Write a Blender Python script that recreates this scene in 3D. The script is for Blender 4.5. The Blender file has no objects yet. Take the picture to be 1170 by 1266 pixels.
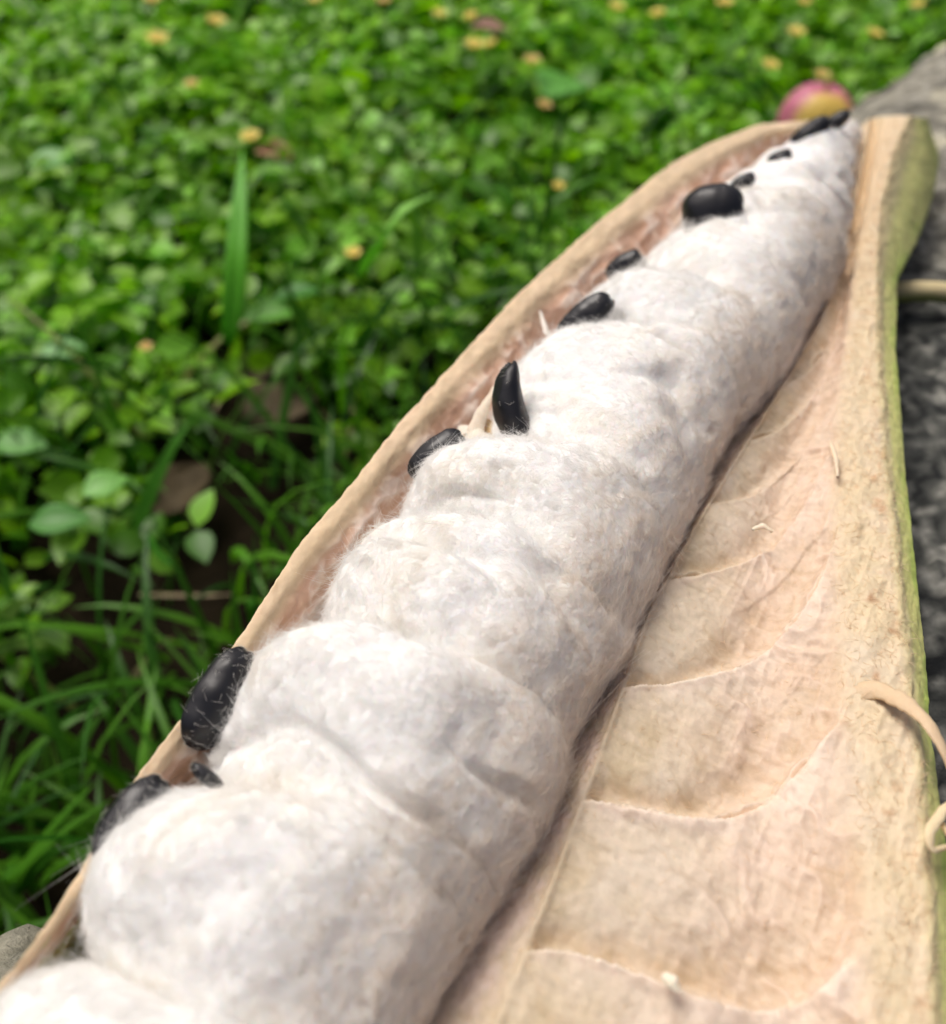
import bpy, math, random
import numpy as np
from mathutils import Vector, Matrix

sc = bpy.context.scene
R_ = math.radians

# ------------------------------------------------------------------ camera, sky, sun, exposure
CAM_Z = 0.40
PITCH = R_(50)
FPX = 1200.0                       # focal length in photograph pixels (1170 x 1266)
cam_d = bpy.data.cameras.new('camera')
cam = bpy.data.objects.new('camera', cam_d)
sc.collection.objects.link(cam)
sc.camera = cam
cam.location = (0, 0, CAM_Z)
cam.rotation_euler = (math.pi / 2 - PITCH, 0, 0)
cam_d.sensor_fit = 'VERTICAL'
cam_d.sensor_height = 24.0
cam_d.lens = FPX / 1266 * 24.0
cam_d.clip_start = 0.01
cam_d.clip_end = 300
cam_d.dof.use_dof = True
cam_d.dof.focus_distance = 0.185
cam_d.dof.aperture_fstop = cam_d.lens / 3.1

world = bpy.data.worlds.new('World')
sc.world = world
world.use_nodes = True
wn = world.node_tree
wn.nodes.clear()
sky = wn.nodes.new('ShaderNodeTexSky')
sky.sky_type = 'NISHITA'
sky.sun_disc = False
SUN_EL, SUN_ROT = R_(58), R_(-38)       # from behind the pod, to the left
sky.sun_elevation = SUN_EL
sky.sun_rotation = SUN_ROT
sky.dust_density = 9.0
sky.air_density = 0.6
sky.ozone_density = 1.0
bg = wn.nodes.new('ShaderNodeBackground')
bg.inputs['Strength'].default_value = 0.10
wo = wn.nodes.new('ShaderNodeOutputWorld')
wn.links.new(sky.outputs[0], bg.inputs[0])
wn.links.new(bg.outputs[0], wo.inputs[0])

sun_d = bpy.data.lights.new('sun', 'SUN')
sun_d.energy = 1.8
sun_d.angle = R_(30)
sun_d.color = (1.0, 0.985, 0.94)
sun = bpy.data.objects.new('sun', sun_d)
sc.collection.objects.link(sun)
sd = Vector((math.sin(SUN_ROT) * math.cos(SUN_EL), math.cos(SUN_ROT) * math.cos(SUN_EL), math.sin(SUN_EL)))
sun.rotation_euler = sd.to_track_quat('Z', 'Y').to_euler()
sun.location = (0, 0, 5)

sc.view_settings.view_transform = 'Standard'
sc.view_settings.look = 'None'
sc.view_settings.exposure = -0.02
sc.view_settings.gamma = 1
sc.view_settings.use_curve_mapping = False
sc.cycles.max_bounces = 8
sc.cycles.transparent_max_bounces = 8

rng = np.random.default_rng(7)
random.seed(7)


def lin(r, g, b):
    f = lambda c: c / 255 / 12.92 if c / 255 <= 0.04045 else ((c / 255 + 0.055) / 1.055) ** 2.4
    return np.array([f(r), f(g), f(b)])


# ------------------------------------------------------------------ noise (numpy)
_perm = rng.permutation(256)
_perm = np.concatenate([_perm, _perm, _perm])
_val = rng.random(256) * 2 - 1


def vnoise(p):
    """smooth value noise in [-1, 1]; p is (n,3)"""
    i = np.floor(p).astype(np.int64)
    f = p - i
    f = f * f * f * (f * (f * 6 - 15) + 10)
    i &= 255
    x, y, z = i[:, 0], i[:, 1], i[:, 2]
    out = 0
    for dx in (0, 1):
        wx = f[:, 0] if dx else 1 - f[:, 0]
        a = _perm[(x + dx) & 255]
        for dy in (0, 1):
            wy = f[:, 1] if dy else 1 - f[:, 1]
            b = _perm[a + ((y + dy) & 255)]
            for dz in (0, 1):
                wz = f[:, 2] if dz else 1 - f[:, 2]
                out = out + wx * wy * wz * _val[_perm[b + ((z + dz) & 255)] & 255]
    return out


def fbm(p, octaves=4, gain=0.5):
    p = np.asarray(p, float)
    o, a, t = 0, 1.0, 0
    for k in range(octaves):
        o = o + a * vnoise(p + 17.3 * k)
        t += a
        a *= gain
        p = p * 2.03
    return o / t


def ridged(p, octaves=3, gain=0.5):
    o, a, t = 0, 1.0, 0
    for k in range(octaves):
        o = o + a * (1 - 2 * np.abs(vnoise(p + 31.7 * k)))
        t += a
        a *= gain
        p = p * 2.1
    return o / t


def sstep(a, b, x):
    t = np.clip((x - a) / (b - a), 0, 1)
    return t * t * (3 - 2 * t)


# ------------------------------------------------------------------ materials
def mat(name):
    m = bpy.data.materials.new(name)
    m.use_nodes = True
    nt = m.node_tree
    return m, nt, nt.nodes['Principled BSDF']


def attr_mat(name, rough=0.6, sss=0.0, sss_r=(0.004, 0.002, 0.001), bumps=((900, 0.4, 0.0002),), spec=0.4,
             var=0.0, var_scale=300, coat=0.0, stretch=None):
    m, nt, p = mat(name)
    a = nt.nodes.new('ShaderNodeAttribute')
    a.attribute_name = 'Col'
    col = a.outputs['Color']
    tc = nt.nodes.new('ShaderNodeTexCoord')
    vec = tc.outputs['Object']
    if stretch:
        mp = nt.nodes.new('ShaderNodeMapping')
        mp.vector_type = 'POINT'
        mp.inputs['Rotation'].default_value = stretch[0]
        mp.inputs['Scale'].default_value = stretch[1]
        nt.links.new(vec, mp.inputs['Vector'])
        vec = mp.outputs[0]
    if var > 0:
        n = nt.nodes.new('ShaderNodeTexNoise')
        n.inputs['Scale'].default_value = var_scale
        n.inputs['Detail'].default_value = 8
        n.inputs['Roughness'].default_value = 0.65
        nt.links.new(vec, n.inputs['Vector'])
        mr = nt.nodes.new('ShaderNodeMapRange')
        mr.inputs[1].default_value = 0.3
        mr.inputs[2].default_value = 0.7
        mr.inputs[3].default_value = 1 - var
        mr.inputs[4].default_value = 1 + var
        nt.links.new(n.outputs[0], mr.inputs[0])
        mx = nt.nodes.new('ShaderNodeVectorMath')
        mx.operation = 'SCALE'
        nt.links.new(col, mx.inputs[0])
        nt.links.new(mr.outputs[0], mx.inputs['Scale'])
        col = mx.outputs[0]
    nt.links.new(col, p.inputs['Base Color'])
    p.inputs['Roughness'].default_value = rough
    p.inputs['Specular IOR Level'].default_value = spec
    if sss:
        p.inputs['Subsurface Weight'].default_value = sss
        p.inputs['Subsurface Radius'].default_value = (1, .6, .4)
        p.inputs['Subsurface Scale'].default_value = sss_r[0]
    if coat:
        p.inputs['Coat Weight'].default_value = coat
        p.inputs['Coat Roughness'].default_value = 0.25
    prev = None
    for (s, st, d) in bumps:
        n = nt.nodes.new('ShaderNodeTexNoise')
        n.inputs['Scale'].default_value = s
        n.inputs['Detail'].default_value = 6
        nt.links.new(vec, n.inputs['Vector'])
        b = nt.nodes.new('ShaderNodeBump')
        b.inputs['Strength'].default_value = st
        b.inputs['Distance'].default_value = d
        nt.links.new(n.outputs[0], b.inputs['Height'])
        if prev:
            nt.links.new(prev.outputs[0], b.inputs['Normal'])
        prev = b
    if prev:
        nt.links.new(prev.outputs[0], p.inputs['Normal'])
    return m


def leaf_mat(name, rough=0.4, trans=0.35, spec=0.5, tint=(1.5, 1.6, .6)):
    m = bpy.data.materials.new(name)
    m.use_nodes = True
    nt = m.node_tree
    nt.nodes.clear()
    a = nt.nodes.new('ShaderNodeAttribute')
    a.attribute_name = 'Col'
    p = nt.nodes.new('ShaderNodeBsdfPrincipled')
    p.inputs['Roughness'].default_value = rough
    p.inputs['Specular IOR Level'].default_value = spec
    nt.links.new(a.outputs[0], p.inputs['Base Color'])
    t = nt.nodes.new('ShaderNodeBsdfTranslucent')
    g = nt.nodes.new('ShaderNodeVectorMath')
    g.operation = 'MULTIPLY'
    g.inputs[1].default_value = tint
    nt.links.new(a.outputs[0], g.inputs[0])
    nt.links.new(g.outputs[0], t.inputs[0])
    mx = nt.nodes.new('ShaderNodeMixShader')
    mx.inputs[0].default_value = trans
    nt.links.new(p.outputs[0], mx.inputs[1])
    nt.links.new(t.outputs[0], mx.inputs[2])
    o = nt.nodes.new('ShaderNodeOutputMaterial')
    nt.links.new(mx.outputs[0], o.inputs[0])
    return m


def fibre_mat(name, col, trans=0.4, attr=False):
    m = bpy.data.materials.new(name)
    m.use_nodes = True
    nt = m.node_tree
    nt.nodes.clear()
    d = nt.nodes.new('ShaderNodeBsdfDiffuse')
    d.inputs[0].default_value = (*col, 1)
    t = nt.nodes.new('ShaderNodeBsdfTranslucent')
    t.inputs[0].default_value = (*col, 1)
    mx = nt.nodes.new('ShaderNodeMixShader')
    if attr:
        a = nt.nodes.new('ShaderNodeAttribute')
        a.attribute_name = 'Col'
        nt.links.new(a.outputs['Color'], d.inputs[0])
        nt.links.new(a.outputs['Color'], t.inputs[0])
    mx.inputs[0].default_value = trans
    nt.links.new(d.outputs[0], mx.inputs[1])
    nt.links.new(t.outputs[0], mx.inputs[2])
    o = nt.nodes.new('ShaderNodeOutputMaterial')
    nt.links.new(mx.outputs[0], o.inputs[0])
    return m


# ------------------------------------------------------------------ mesh helpers
def link(o, parent=None):
    sc.collection.objects.link(o)
    if parent is not None:
        o.parent = parent
    return o


def mesh_obj(name, verts, faces, material, parent=None, col=None, smooth=True):
    me = bpy.data.meshes.new(name)
    verts = np.asarray(verts, np.float32)
    faces = np.asarray(faces, np.int32)
    k = faces.shape[1]
    me.vertices.add(len(verts))
    me.vertices.foreach_set('co', verts.ravel())
    me.loops.add(faces.size)
    me.loops.foreach_set('vertex_index', faces.ravel())
    me.polygons.add(len(faces))
    me.polygons.foreach_set('loop_start', np.arange(0, faces.size, k, dtype=np.int32))
    me.polygons.foreach_set('loop_total', np.full(len(faces), k, np.int32))
    me.polygons.foreach_set('use_smooth', np.full(len(faces), smooth, bool))
    me.update()
    me.validate()
    if col is not None:
        at = me.attributes.new('Col', 'FLOAT_COLOR', 'POINT')
        c = np.ones((len(verts), 4), np.float32)
        c[:, :3] = np.broadcast_to(col, (len(verts), 3))
        at.data.foreach_set('color', c.ravel())
    me.materials.append(material)
    return link(bpy.data.objects.new(name, me), parent)


def grid_faces(nu, nv, closed_v=False):
    iu = np.arange(nu - 1)[:, None]
    nvv = nv if closed_v else nv - 1
    iv = np.arange(nvv)[None, :]
    a = iu * nv + iv
    b = iu * nv + (iv + 1) % nv
    c = (iu + 1) * nv + (iv + 1) % nv
    d = (iu + 1) * nv + iv
    return np.stack([a, b, c, d], -1).reshape(-1, 4)


def grid_normals(P):
    du = np.gradient(P, axis=0)
    dv = np.gradient(P, axis=1)
    n = np.cross(du, dv)
    n /= np.linalg.norm(n, axis=-1, keepdims=True) + 1e-12
    return n


def hair(name, pts, rad, material, parent=None, col=None):
    """pts (n,k,3), rad (k,) or (n,k)"""
    n, k, _ = pts.shape
    cu = bpy.data.hair_curves.new(name)
    cu.add_curves([k] * n)
    cu.position_data.foreach_set('vector', pts.astype(np.float32).ravel())
    at = cu.attributes.get('radius') or cu.attributes.new('radius', 'FLOAT', 'POINT')
    r = np.broadcast_to(rad, (n, k)).astype(np.float32)
    at.data.foreach_set('value', np.ascontiguousarray(r).ravel())
    if col is not None:
        ca = cu.attributes.new('Col', 'FLOAT_COLOR', 'CURVE')
        c4 = np.ones((n, 4), np.float32)
        c4[:, :3] = col
        ca.data.foreach_set('color', c4.ravel())
    cu.materials.append(material)
    o = bpy.data.objects.new(name, cu)
    return link(o, parent)


def tag(o, label=None, cat=None, group=None, kind=None):
    if label: o['label'] = label
    if cat: o['category'] = cat
    if group: o['group'] = group
    if kind: o['kind'] = kind
    return o


def thing(name, loc, label, cat, group=None):
    o = bpy.data.objects.new(name, None)
    o.empty_display_size = 0.01
    sc.collection.objects.link(o)
    o.location = loc
    return tag(o, label, cat, group)


def local(o, P):
    return np.asarray(P) - np.array(o.location)


def tube(path, rad, sides=8):
    path = np.asarray(path, float)
    n = len(path)
    rad = np.broadcast_to(rad, (n,)).astype(float)
    T = np.gradient(path, axis=0)
    T /= np.linalg.norm(T, axis=1, keepdims=True)
    up = np.array([0.3, 0.2, 1.0])
    A = np.cross(T, up)
    A /= np.linalg.norm(A, axis=1, keepdims=True)
    B = np.cross(T, A)
    th = np.linspace(0, 2 * np.pi, sides, endpoint=False)
    V = path[:, None] + rad[:, None, None] * (np.cos(th)[None, :, None] * A[:, None] + np.sin(th)[None, :, None] * B[:, None])
    return V.reshape(-1, 3), grid_faces(n, sides, True)


def resample(pts, n):
    pts = np.asarray(pts, float)
    d = np.r_[0, np.cumsum(np.linalg.norm(np.diff(pts, axis=0), axis=1))]
    t = np.linspace(0, d[-1], n)
    # catmull-rom style smoothing through a cubic in each dimension
    out = np.stack([np.interp(t, d, pts[:, k]) for k in range(pts.shape[1])], 1)
    w = max(1, n // (len(pts) * 3))
    ker = np.hanning(2 * w + 3)
    ker /= ker.sum()
    pad = len(ker) // 2
    for k in range(out.shape[1]):
        a = np.r_[2 * out[0, k] - out[pad:0:-1, k], out[:, k], 2 * out[-1, k] - out[-2:-pad - 2:-1, k]]
        out[:, k] = np.convolve(a, ker, 'valid')
    return out


# ------------------------------------------------------------------ measuring frame: rays from the viewpoint, pod plane
CAM = np.array([0, 0, CAM_Z])
Fw = np.array([0, math.cos(PITCH), -math.sin(PITCH)])
Rt = np.array([1.0, 0, 0])
Dn = np.array([0, -math.sin(PITCH), -math.cos(PITCH)])


def ray(x, y):
    return Fw + (np.asarray(x, float)[..., None] - 585) / FPX * Rt + (np.asarray(y, float)[..., None] - 633) / FPX * Dn


SLOPE = -0.10
PN = np.array([0, -SLOPE, 1.0])
PN /= np.linalg.norm(PN)
P0 = np.array([0, 0, 0.252])


def on_plane(x, y, h=0.0):
    d = ray(x, y)
    t = (np.dot(P0 - CAM, PN) + h) / (d @ PN)
    return CAM + t[..., None] * d


def on_z(x, y, z=0.0):
    d = ray(x, y)
    t = (z - CAM_Z) / d[..., 2]
    return CAM + t[..., None] * d


ORG = on_plane(300.0, 1200.0)
AX = on_plane(1010.0, 200.0) - ORG
AX /= np.linalg.norm(AX)
SD = np.cross(AX, PN)          # to the right


def to_pod(P):
    q = P - ORG
    return np.stack([q @ AX, q @ SD, q @ PN], -1)


def from_pod(Q):
    Q = np.asarray(Q)
    return ORG + Q[..., 0:1] * AX + Q[..., 1:2] * SD + Q[..., 2:3] * PN


def rail(pts, h):
    """image polyline at height(s) h above the pod plane -> pod coordinates (s,w,h), sorted by s"""
    pts = np.asarray(pts, float)
    h = np.broadcast_to(np.asarray(h, float), (len(pts),))
    return to_pod(on_plane(pts[:, 0], pts[:, 1], h))


def sample_rail(rl, n, s0):
    s = rl[:, 0]
    o = np.argsort(s)
    rl = rl[o]
    s = rl[:, 0]
    t = np.linspace(0, 1, n)
    ss = s0 + (s[-1] - s0) * t
    w = np.interp(ss, s, rl[:, 1])
    h = np.interp(ss, s, rl[:, 2])
    # linear extrapolation towards the near end
    k = (rl[2, 1] - rl[0, 1]) / (rl[2, 0] - rl[0, 0])
    m = ss < s[0]
    w[m] = rl[0, 1] + k * (ss[m] - s[0])
    ker = np.hanning(n // 24 | 1)
    ker /= ker.sum()
    pad = len(ker) // 2
    f = lambda a: np.convolve(np.r_[2 * a[0] - a[pad:0:-1], a, 2 * a[-1] - a[-2:-pad - 2:-1]], ker, 'valid')
    return np.stack([ss, f(w), f(h)], 1)


S_NEAR = -0.06

# ================================================================== THE POD
pod = thing('ice_cream_bean_pod', tuple(from_pod(np.array([0.15, 0.01, -0.028]))),
            'long opened bean pod with white cottony pulp and black seeds lying on the stone', 'fruit pod')

# cotton outline in the photograph
CL = [(-60, 1310), (0, 1235), (70, 1150), (110, 1060), (230, 958), (290, 860), (360, 770), (468, 660), (505, 595), (570, 535), (640, 465), (690, 405), (748, 362), (830, 288), (862, 262), (922, 215), (985, 168), (1040, 142)]
CR = [(440, 1400), (525, 1266), (560, 1190), (640, 1050), (700, 920), (740, 830), (790, 735), (850, 635), (900, 550), (950, 478), (1000, 400), (1030, 310), (1046, 240), (1056, 190), (1064, 150)]


def husk_surface(rails, qs, nt, nq, s0, smooth_q=9):
    S = np.stack([sample_rail(r, nt, s0) for r in rails], 1)         # nt, nr, 3
    q = np.linspace(0, 1, nq)
    out = np.empty((nt, nq, 3))
    qs = np.asarray(qs)
    idx = np.clip(np.searchsorted(qs, q, side='right') - 1, 0, len(qs) - 2)
    f = (q - qs[idx]) / (qs[idx + 1] - qs[idx])
    out = S[:, idx] * (1 - f)[None, :, None] + S[:, idx + 1] * f[None, :, None]
    if smooth_q > 1:
        ker = np.hanning(smooth_q + 2)[1:-1]
        ker /= ker.sum()
        pad = smooth_q // 2
        ext = np.concatenate([2 * out[:, :1] - out[:, pad:0:-1], out, 2 * out[:, -1:] - out[:, -2:-pad - 2:-1]], 1)
        out = sum(ker[k] * ext[:, k:k + nq] for k in range(smooth_q))
    return out


def soften(out, lo, hi, nk=61):
    ker = np.hanning(nk + 2)[1:-1]; ker /= ker.sum(); pad = nk // 2
    nq = out.shape[1]
    ext = np.concatenate([2 * out[:, :1] - out[:, pad:0:-1], out, 2 * out[:, -1:] - out[:, -2:-pad - 2:-1]], 1)
    sm = sum(ker[k] * ext[:, k:k + nq] for k in range(nk))
    q = np.linspace(0, 1, nq)
    m = (sstep(lo, lo + .08, q) * (1 - sstep(hi - .08, hi, q)))[None, :, None]
    return out * (1 - m) + sm * m


# ---- left half of the husk --------------------------------------------------
L_out = [(-70, 1300), (0, 1212), (60, 1135), (110, 1052), (158, 968), (228, 880), (300, 778), (368, 672), (430, 602), (500, 512), (570, 436), (650, 352), (740, 272), (820, 208), (880, 174), (945, 151), (985, 151), (1040, 140)]
L_in = [(-55, 1312), (18, 1222), (80, 1148), (128, 1070), (178, 990), (250, 900), (320, 800), (388, 698), (455, 622), (525, 534), (594, 460), (674, 376), (760, 300), (838, 236), (893, 200), (950, 172), (992, 165), (1045, 152)]
L_wall = [(x + 26, y + 16) for x, y in CL]
hl = 0.008
rl_out = rail(L_out, hl)
rl_in = rail([(a[0] * .42 + b[0] * .58, a[1] * .42 + b[1] * .58) for a, b in zip(L_out, L_in)], hl - 0.0004)
rl_wall = rail(L_wall, -0.007)
off = lambda r, dw, dh: r + np.array([0, dw, dh])
rl_bot = off(rl_wall, 0.010, -0.013)
rl_far = rail(CR, -0.008) + np.array([0, .001, -.009])
rl_mid = (rail(CR, -0.020)) * 1.0
rl_mid = off(rl_mid, -0.012, 0)
o1 = off(rl_out, -0.0005, -0.012)
o2 = off(rl_out, 0.006, -0.026)
o3 = off(rl_mid, 0.0, -0.0125)
NT, NQ = 640, 190
qL = [0, .1, .2, .3, .36, .4, .62, .72, .86, 1.0]
HL = husk_surface([o3, o2, o1, off(rl_out, 0.0002, -0.0012), rl_out * 1.0 + np.array([0, .0006, .0004]), rl_in, rl_wall, rl_bot, rl_mid, rl_far], qL, NT, NQ, S_NEAR, 7)
qq = np.broadcast_to(np.linspace(0, 1, NQ)[None], (NT, NQ))
tt = np.broadcast_to(np.linspace(0, 1, NT)[:, None], (NT, NQ))
# roll the far end over
e = sstep(0.975, 1.0, tt)
HL[..., 2] -= 0.012 * e * e
P = from_pod(HL)
N = grid_normals(P)
if (N[NT // 2, int(.5 * NQ)] @ PN) < 0: N = -N
fl = HL.reshape(-1, 3)
inner = sstep(.41, .46, qq).ravel()
rim = (sstep(.33, .37, qq) * (1 - sstep(.40, .45, qq))).ravel()
outer = 1 - sstep(.22, .27, qq).ravel()
st = fl * np.array([90, 400, 300])
wr = ridged(fl * np.array([110, 210, 210]) + 3, 3)
disp = 0.0004 * fbm(fl * 60, 2) + 0.00035 * fbm(fl * 420, 3) + inner * 0.0010 * wr + rim * 0.0002 * fbm(fl * np.array([260, 500, 500]), 3)
# the dents each seed left in the wall
disp = disp + inner * 0.0005 * np.sin(fl[:, 0] * 2 * math.pi / 0.026 + 1.2)
P = P.reshape(-1, 3) + N.reshape(-1, 3) * disp[:, None]
c_in = lin(202, 160, 132)
c_in2 = lin(220, 182, 158)
c_rim = lin(216, 192, 158)
c_out = lin(150, 152, 84)
n1 = fbm(fl * np.array([60, 200, 200]) + 9, 4)[:, None]
n2 = fbm(fl * np.array([180, 420, 420]) + 5, 3)[:, None]
cin = c_in + (c_in2 - c_in) * np.clip(.5 + 1.2 * n1 + .5 * wr[:, None], 0, 1)
cin = cin + (lin(238, 220, 206) - cin) * np.clip((wr[:, None] - .35 + .3 * n2) * 2.6, 0, .85)
cin = cin + (lin(228, 200, 172) - cin) * np.clip(fbm(fl * 130 + 40, 3)[:, None] * 2.5 - .4, 0, .7)
crm = c_rim * (1 + .16 * n2) + (lin(226, 200, 168) - c_rim) * np.clip(n1 * 2, 0, 1)
crm = crm + (lin(176, 172, 96) - crm) * np.clip(1 - (qq.ravel()[:, None] - .31) / .05, 0, 1) * .55
col = cin * inner[:, None] + (crm * (1 - inner[:, None]))
col = col * (1 - outer[:, None]) + c_out * (1 + .2 * n2) * outer[:, None]
M_husk = attr_mat('husk_flesh', rough=0.55, sss=0.18, sss_r=(0.0025,), spec=0.35, bumps=((700, .35, .0004), (2600, .35, .0002)), var=.045, var_scale=600)
lh = mesh_obj('husk_half', local(pod, P), grid_faces(NT, NQ)[:, ::-1], M_husk, pod, np.clip(col, 0, 1))
lh['label'] = 'left half of the husk cupping the white pulp, pinkish tan inside with a yellowish rim'

# ---- right half of the husk -------------------------------------------------
G0 = [(x - 10, y) for x, y in CR]
R0 = [(450, 1400), (538, 1275), (572, 1200), (655, 1058), (716, 928), (752, 842), (797, 750), (856, 648), (906, 560), (956, 488), (1006, 408), (1037, 318), (1052, 246), (1062, 192), (1068, 146)]
R1 = [(540, 1440), (608, 1275), (648, 1175), (718, 992), (768, 855), (800, 760), (838, 690), (878, 620), (926, 545), (974, 470), (1020, 392), (1046, 310), (1060, 240), (1070, 185), (1076, 140)]
R2 = [(900, 1560), (960, 1300), (950, 1180), (940, 1040), (935, 930), (935, 840), (940, 760), (950, 690), (965, 620), (985, 560), (1010, 500), (1035, 420), (1052, 320), (1068, 240), (1078, 185), (1084, 137)]
R3 = [(1060, 1620), (1085, 1300), (1080, 1150), (1065, 1000), (1052, 880), (1045, 780), (1040, 700), (1036, 600), (1038, 500), (1048, 420), (1060, 320), (1076, 240), (1088, 180), (1096, 135)]
R4 = [(1150, 1650), (1158, 1300), (1150, 1100), (1136, 930), (1122, 800), (1108, 680), (1096, 560), (1086, 440), (1084, 330), (1090, 250), (1104, 190), (1122, 150), (1132, 137)]
R5 = [(1215, 1690), (1196, 1300), (1180, 1110), (1158, 940), (1146, 810), (1133, 690), (1121, 570), (1110, 440), (1112, 345), (1140, 292), (1160, 235), (1165, 190), (1156, 150), (1144, 138)]
h5 = [-.0022] * 8 + [-.007, -.014, -.016, -.015, -.010, -.004]
rr0 = rail(G0, -0.0070)
ra = rail(R0, -0.0046)
rb = rail(R1, -0.0015)
rc = rail(R2, -0.0050)
rd = rail(R3, 0.0016)
re_ = rail(R4, 0.0018)
rf = rail(R5, h5)
rg = off(rf, -0.006, -0.009)
rh = off(rc, 0.0, -0.012)
ri = off(rr0, 0.0, -0.014)
NT2, NQ2 = 1250, 330
qR = [0, .035, .10, .38, .62, .76, .86, .92, .97, 1.0]
HR = husk_surface([rr0, ra, rb, rc, rd, re_, rf, rg, rh, ri], qR, NT2, NQ2, S_NEAR, 13)
HR = soften(HR, .14, .72)
qq = np.broadcast_to(np.linspace(0, 1, NQ2)[None], (NT2, NQ2)).ravel()
tt = np.broadcast_to(np.linspace(0, 1, NT2)[:, None], (NT2, NQ2)).ravel()
HR[..., 2] -= (0.016 * sstep(0.982, 1.0, tt) ** 2).reshape(NT2, NQ2)
P = from_pod(HR)
N = grid_normals(P)
if (N[NT2 // 2, int(.4 * NQ2)] @ PN) < 0: N = -N
fl = HR.reshape(-1, 3)
sw = fl[:, :2]

ridges_img = [
    [(640, 1178), (690, 1176), (740, 1186), (790, 1205), (850, 1226), (920, 1246), (1000, 1240), (1070, 1180), (1100, 1110)],
    [(722, 992), (770, 1000), (820, 1004), (870, 1012), (930, 1000), (985, 962), (1032, 910), (1052, 850)],
    [(780, 852), (830, 845), (880, 832), (930, 812), (975, 780), (1010, 735), (1024, 690)],
    [(838, 716), (880, 706), (925, 688), (965, 664), (1000, 625), (1016, 585)],
    [(888, 622), (925, 612), (958, 592), (990, 560), (1015, 520)],
    [(930, 545), (960, 532), (992, 505), (1015, 470)],
    [(975, 475), (1002, 455), (1025, 425)],
    [(560, 1420), (640, 1400), (760, 1420), (900, 1470), (1010, 1480), (1090, 1400)],
]
ridge_d = np.full(len(sw), 1e3)
ridge_far = np.full(len(sw), 1e3)       # distance on the chamber side (farther along the pod)
ridge_near = np.full(len(sw), 1e3)
wob = 0.0020 * fbm(fl * 110 + 2, 4)
rstr = np.zeros(len(sw)); rcur = np.full(len(sw), 1e3)
for rg_i, stg in zip(ridges_img, [1, 1, .8, .5, .32, .25, .2, 1]):
    a = resample(rail(rg_i, -0.002)[:, :2], 22)
    best = np.full(len(sw), 1e3)
    sgn = np.zeros(len(sw))
    for k in range(len(a) - 1):
        A, B = a[k], a[k + 1]
        AB = B - A
        u = np.clip(((sw - A) @ AB) / (AB @ AB), 0, 1)
        q = sw - A - u[:, None] * AB
        dd = np.hypot(q[:, 0], q[:, 1])
        cr = AB[0] * q[:, 1] - AB[1] * q[:, 0]
        m = dd < best
        best[m] = dd[m]
        sgn[m] = np.sign(cr[m])
    best = best + wob
    rstr = np.where(np.abs(best) < rcur, stg, rstr); rcur = np.minimum(rcur, np.abs(best))
    ridge_d = np.minimum(ridge_d, np.abs(best))
    # 'far' side: s larger than the ridge
    farm = sgn < 0
    ridge_far = np.where(farm, np.minimum(ridge_far, np.abs(best)), ridge_far)
    ridge_near = np.where(~farm, np.minimum(ridge_near, np.abs(best)), ridge_near)
mm = 0.001
chamber = sstep(.09, .13, qq) * (1 - sstep(.54, .63, qq)) * (1 - sstep(.80, .9, tt) * .7)
sc_t = np.clip(1.15 - .75 * tt, .3, 1)        # everything shrinks towards the thin end
lft = 1 - sstep(.20, .42, qq)
rid = np.exp(-(ridge_d / ((3.4 - 2.0 * lft) * mm * sc_t)) ** 2) * (.45 + .55 * lft) * (1 + .5 * fbm(fl * 200 + 9, 3))
_dl = (1.6 + 3.2 * (1 - lft)) * mm * sc_t
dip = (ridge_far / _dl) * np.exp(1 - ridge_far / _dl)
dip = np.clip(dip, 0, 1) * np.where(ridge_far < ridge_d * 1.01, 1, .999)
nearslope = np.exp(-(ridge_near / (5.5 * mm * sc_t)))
rid = rid * rstr
disp = chamber * (0.0007 * rid - 0.0030 * dip * (.3 + .7 * rstr) + .0010 * nearslope * rstr) * sc_t
pinkz = sstep(.16 + .05 * fbm(fl * 60, 2), .44, qq) * (1 - sstep(.56, .66, qq)) * (1 - .8 * sstep(.6, .8, tt))
wrk = ridged(np.stack([fl[:, 0] * 120 + 1.5 * fbm(fl * 60, 2), fl[:, 1] * 190, fl[:, 2] * 0], 1), 3)
disp = disp + pinkz * 0.0010 * wrk * sc_t
plat = sstep(.54, .70, qq) * (1 - sstep(.755, .80, qq))
strip = sstep(.0, .04, qq) * (1 - sstep(.08, .11, qq))
fibn = fbm(np.stack([fl[:, 0] * 130, fl[:, 1] * 900, fl[:, 2] * 200], 1), 3)
disp = disp + chamber * .00022 * fbm(np.stack([fl[:, 0] * 600, fl[:, 1] * 110, fl[:, 2] * 50], 1), 3)
disp = disp + plat * (0.0006 * fbm(fl * 260, 4) + .0004 * ridged(fl * np.array([90, 260, 100]), 3))
disp = disp + 0.0004 * fbm(fl * 150, 4) + .00016 * fbm(fl * 700, 3) + strip * .0004 * fbm(fl * np.array([500, 900, 500]), 3)
disp = disp + .0005 * np.exp(-((qq - .103) / .006) ** 2) * (1 + 1.3 * fbm(fl * 300, 3))
green = sstep(.765, .80, qq)
disp = disp + green * .00015 * fbm(fl * np.array([60, 400, 400]), 3)
P = P.reshape(-1, 3) + N.reshape(-1, 3) * disp[:, None]


def mixc(c, d, f):
    f = np.clip(f, 0, 1)
    f = f[:, None] if np.ndim(f) == 1 else f
    return c + (d - c) * f


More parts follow.
